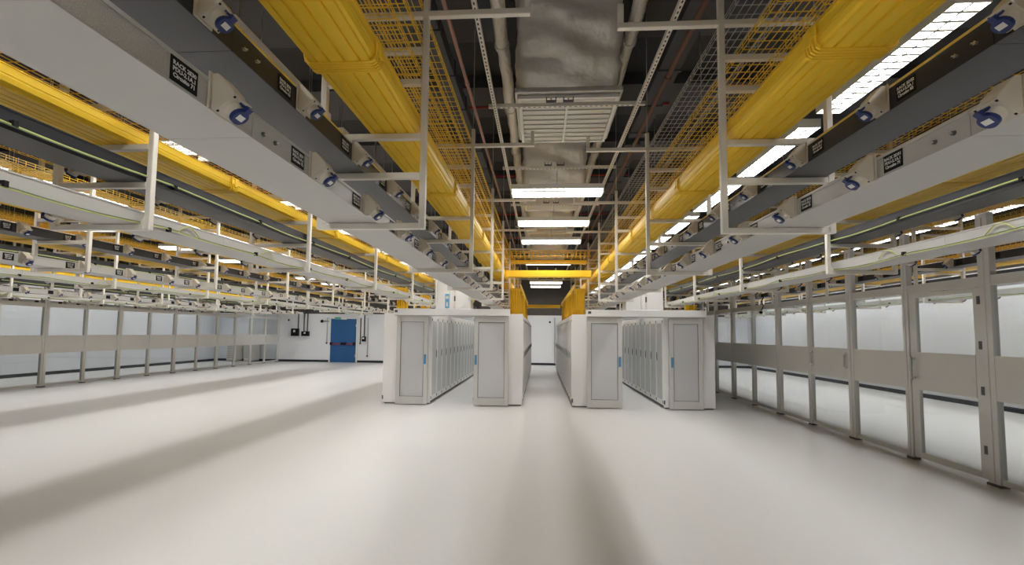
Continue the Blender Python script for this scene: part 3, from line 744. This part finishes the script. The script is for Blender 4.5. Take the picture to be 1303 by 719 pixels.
tag(link('main_air_duct', m.mesh('main_air_duct'), None, (0.3, 6.8, 0)), 'long foil wrapped main duct above the plenums', 'air duct')

# ------------------------------------------------------------------ yellow ducts that cross and drop
def ribbed_run(name, x0, x1, y0, y1, z0, z1, label, cat='cable duct', group=None, along='x'):
    t = thing(name, label, cat, ((x0+x1)/2, (y0+y1)/2, z0), group)
    hx, hy, h = (x1-x0)/2, (y1-y0)/2, z1-z0
    m = MB(); m.box(-hx, hx, -hy, hy, 0, 0.006, YEL)
    if along == 'x':
        m.box(-hx, hx, -hy, -hy+0.005, 0.006, h, YEL); m.box(-hx, hx, hy-0.005, hy, 0.006, h, YEL)
        for z in (h*0.3, h*0.62, h-0.012): m.box(-hx, hx, -hy-0.008, -hy, z, z+0.012, YEL)
    else:
        m.box(-hx, -hx+0.005, -hy, hy, 0.006, h, YEL); m.box(hx-0.005, hx, -hy, hy, 0.006, h, YEL)
        for z in (h*0.3, h-0.012): m.box(-hx-0.008, -hx, -hy, hy, z, z+0.012, YEL); m.box(hx, hx+0.008, -hy, hy, z, z+0.012, YEL)
    link('duct_body', m.mesh('duct_body'), t)
    c = MB()
    if along == 'x':
        for x in (-hx+0.05, hx-0.05): c.box(x-0.04, x+0.04, -hy-0.015, hy+0.015, -0.012, -0.001, YEL); c.box(x-0.04, x+0.04, -hy-0.02, -hy-0.009, -0.012, h, YEL)
    else:
        y = -hy+0.3
        while y < hy: c.box(-hx-0.012, hx+0.012, y-0.04, y+0.04, -0.012, -0.001, YEL); y += 1.2
    link('coupler', c.mesh('coupler'), t)
ribbed_run('crossing_duct', -0.9, 1.33, 11.78, 12.12, 3.23, 3.39, 'wide yellow cable duct crossing the central aisle before the cabinets')
ribbed_run('crossing_duct', -0.9, 1.33, 12.9, 13.15, 3.76, 3.85, 'shallow yellow duct crossing under the ladder basket')
ribbed_run('crossing_duct', -0.62, 0.9, 20.0, 20.3, 2.87, 3.0, 'farthest yellow duct crossing between the inner cabinet rows')
def ladder():
    m = MB()
    for y in (0, 0.3):
        m.box(0, 2.35, y-0.01, y+0.01, 0.14, 0.16, YELW); m.box(0, 2.35, y-0.01, y+0.01, 0, 0.02, YELW)
        for k in range(20): x = 0.03+k*0.12; m.box(x-0.012, x+0.012, y-0.01, y+0.01, 0.02, 0.14, YELW)
    for k in range(20): x = 0.03+k*0.12; m.box(x-0.01, x+0.01, 0.01, 0.29, 0, 0.015, YELW)
    return m.mesh('ladder_basket')
tag(link('ladder_basket', ladder(), None, (-0.95, 12.5, 3.88)), 'yellow ladder basket crossing high over the central aisle', 'wire basket')
for sx, nm in ((-1, 'left'), (1, 'right')):
    xc = 0.2+sx*0.88
    ribbed_run('lower_duct', xc-0.15, xc+0.15, 12.2, 19.95, 2.95, 3.08, 'lower yellow duct along the tops of the inner %s cabinets' % nm, along='y')
    for i in range(7):
        y = 12.35+i*1.18
        t = thing('cable_chute', 'yellow vertical cable chute onto the inner %s cabinets, %s' % (nm, nth(i)), 'cable chute', (xc, y, 2.2), 'yellow cable chutes')
        def ch():
            m = MB(); m.box(-0.14, 0.14, 0.11, 0.116, 0.001, 0.73, YEL); m.box(-0.14, -0.134, 0, 0.11, 0.001, 0.73, YEL); m.box(0.134, 0.14, 0, 0.11, 0.001, 0.73, YEL)
            for x in (-0.095, -0.03, 0.035, 0.1): m.path([(x, 0.05, 0.001), (x+0.006, 0.06, 0.25), (x-0.004, 0.05, 0.5), (x, 0.04, 0.735)], 0.021, YEL, 7)
            return m.mesh('chute_body')
        link('chute_body', cached('chute', ch), t)
        link('chute_rim', cached('chr', lambda: MB().box(-0.155, 0.155, -0.012, 0.0, 0.7, 0.74, YEL).box(-0.155, 0.155, -0.012, 0.0, 0.2, 0.225, YEL).mesh('chute_rim')), t)
for sx, nm, xs in ((-1, 'left', (-3.74,)), (1, 'right', (3.93,))):
    for i, x in enumerate(xs):
        for j, y in enumerate((12.0, 14.4)):
            t = thing('cable_chute', 'yellow cable chute on the outer %s cabinets, %s' % (nm, ('front one', 'rear one')[j]), 'cable chute', (x, y, 2.2), 'yellow cable chutes')
            link('chute_body', CACHE['chute'], t); link('chute_rim', CACHE['chr'], t)
            if sx > 0: t.scale = (1, 1, 0.42)
# dark cable loops and tray frames above the cold aisles, where the runs meet the cabinets
for sx, nm in ((-1, 'left'), (1, 'right')):
    xm = -4.27 if sx < 0 else 4.76
    t = thing('patch_frame', 'steel patch frame with dark cable loops beside the outer %s cabinets' % nm, 'patch frame', (xm, 16.2, 0))
    f = MB()
    hw = 0.32 if sx < 0 else 0.55
    for x in (-hw, hw): f.box(x-0.02, x+0.02, -0.02, 0.02, 0, 3.15, CREAM)
    for z in (2.3, 2.58, 2.86, 3.1): f.box(-hw, hw, -0.03, 0.03, z, z+0.04, GALV)
    link('frame', f.mesh('frame'), t)
    for k, z in enumerate((2.35, 2.63, 2.9)):
        c = MB()
        for j in range(int(hw*18)):
            x = -hw+0.07+j*0.105; col = (BLACK, YEL, DARKB)[(j+k) % 3]
            c.path([(x, -0.05, z+0.22), (x+0.01, -0.09, z+0.12), (x, -0.05, z)], 0.028, col, 6)
        link('cable_bundle', c.mesh('cable_bundle'), t)

# white air risers standing on the outer cabinets, over the cabinet aisles
for sx, nm, x0, x1 in ((-1, 'left', -3.04, -2.02), (1, 'right', 2.44, 3.5)):
    t = thing('air_riser', 'white sheet metal air riser above the %s cabinet aisle' % nm, 'air riser', ((x0+x1)/2, 13.0, 2.203))
    h = (x1-x0)/2; m = h*0.1
    link('casing', MB().box(-h, m-0.05, 0, 0.55, 0, 1.3, RACKW).mesh('casing', bevel=0.006), t)
    link('casing', MB().box(m+0.02, h, 0.05, 0.55, 0, 1.3, RACKW).mesh('casing', bevel=0.006), t)
    link('joint_strip', MB().box(m-0.05, m+0.02, 0.02, 0.5, 0, 1.3, CREAM).mesh('joint_strip'), t)
    link('bracket', MB().box(m-0.16, m-0.11, -0.04, -0.001, 0.25, 1.1, WHITEP).mesh('bracket', bevel=0.004), t)
    link('nameplate', MB().box(m-0.03, m+0.01, 0.01, 0.019, 0.45, 0.6, DARKB).mesh('nameplate'), t, label='small dark nameplate')
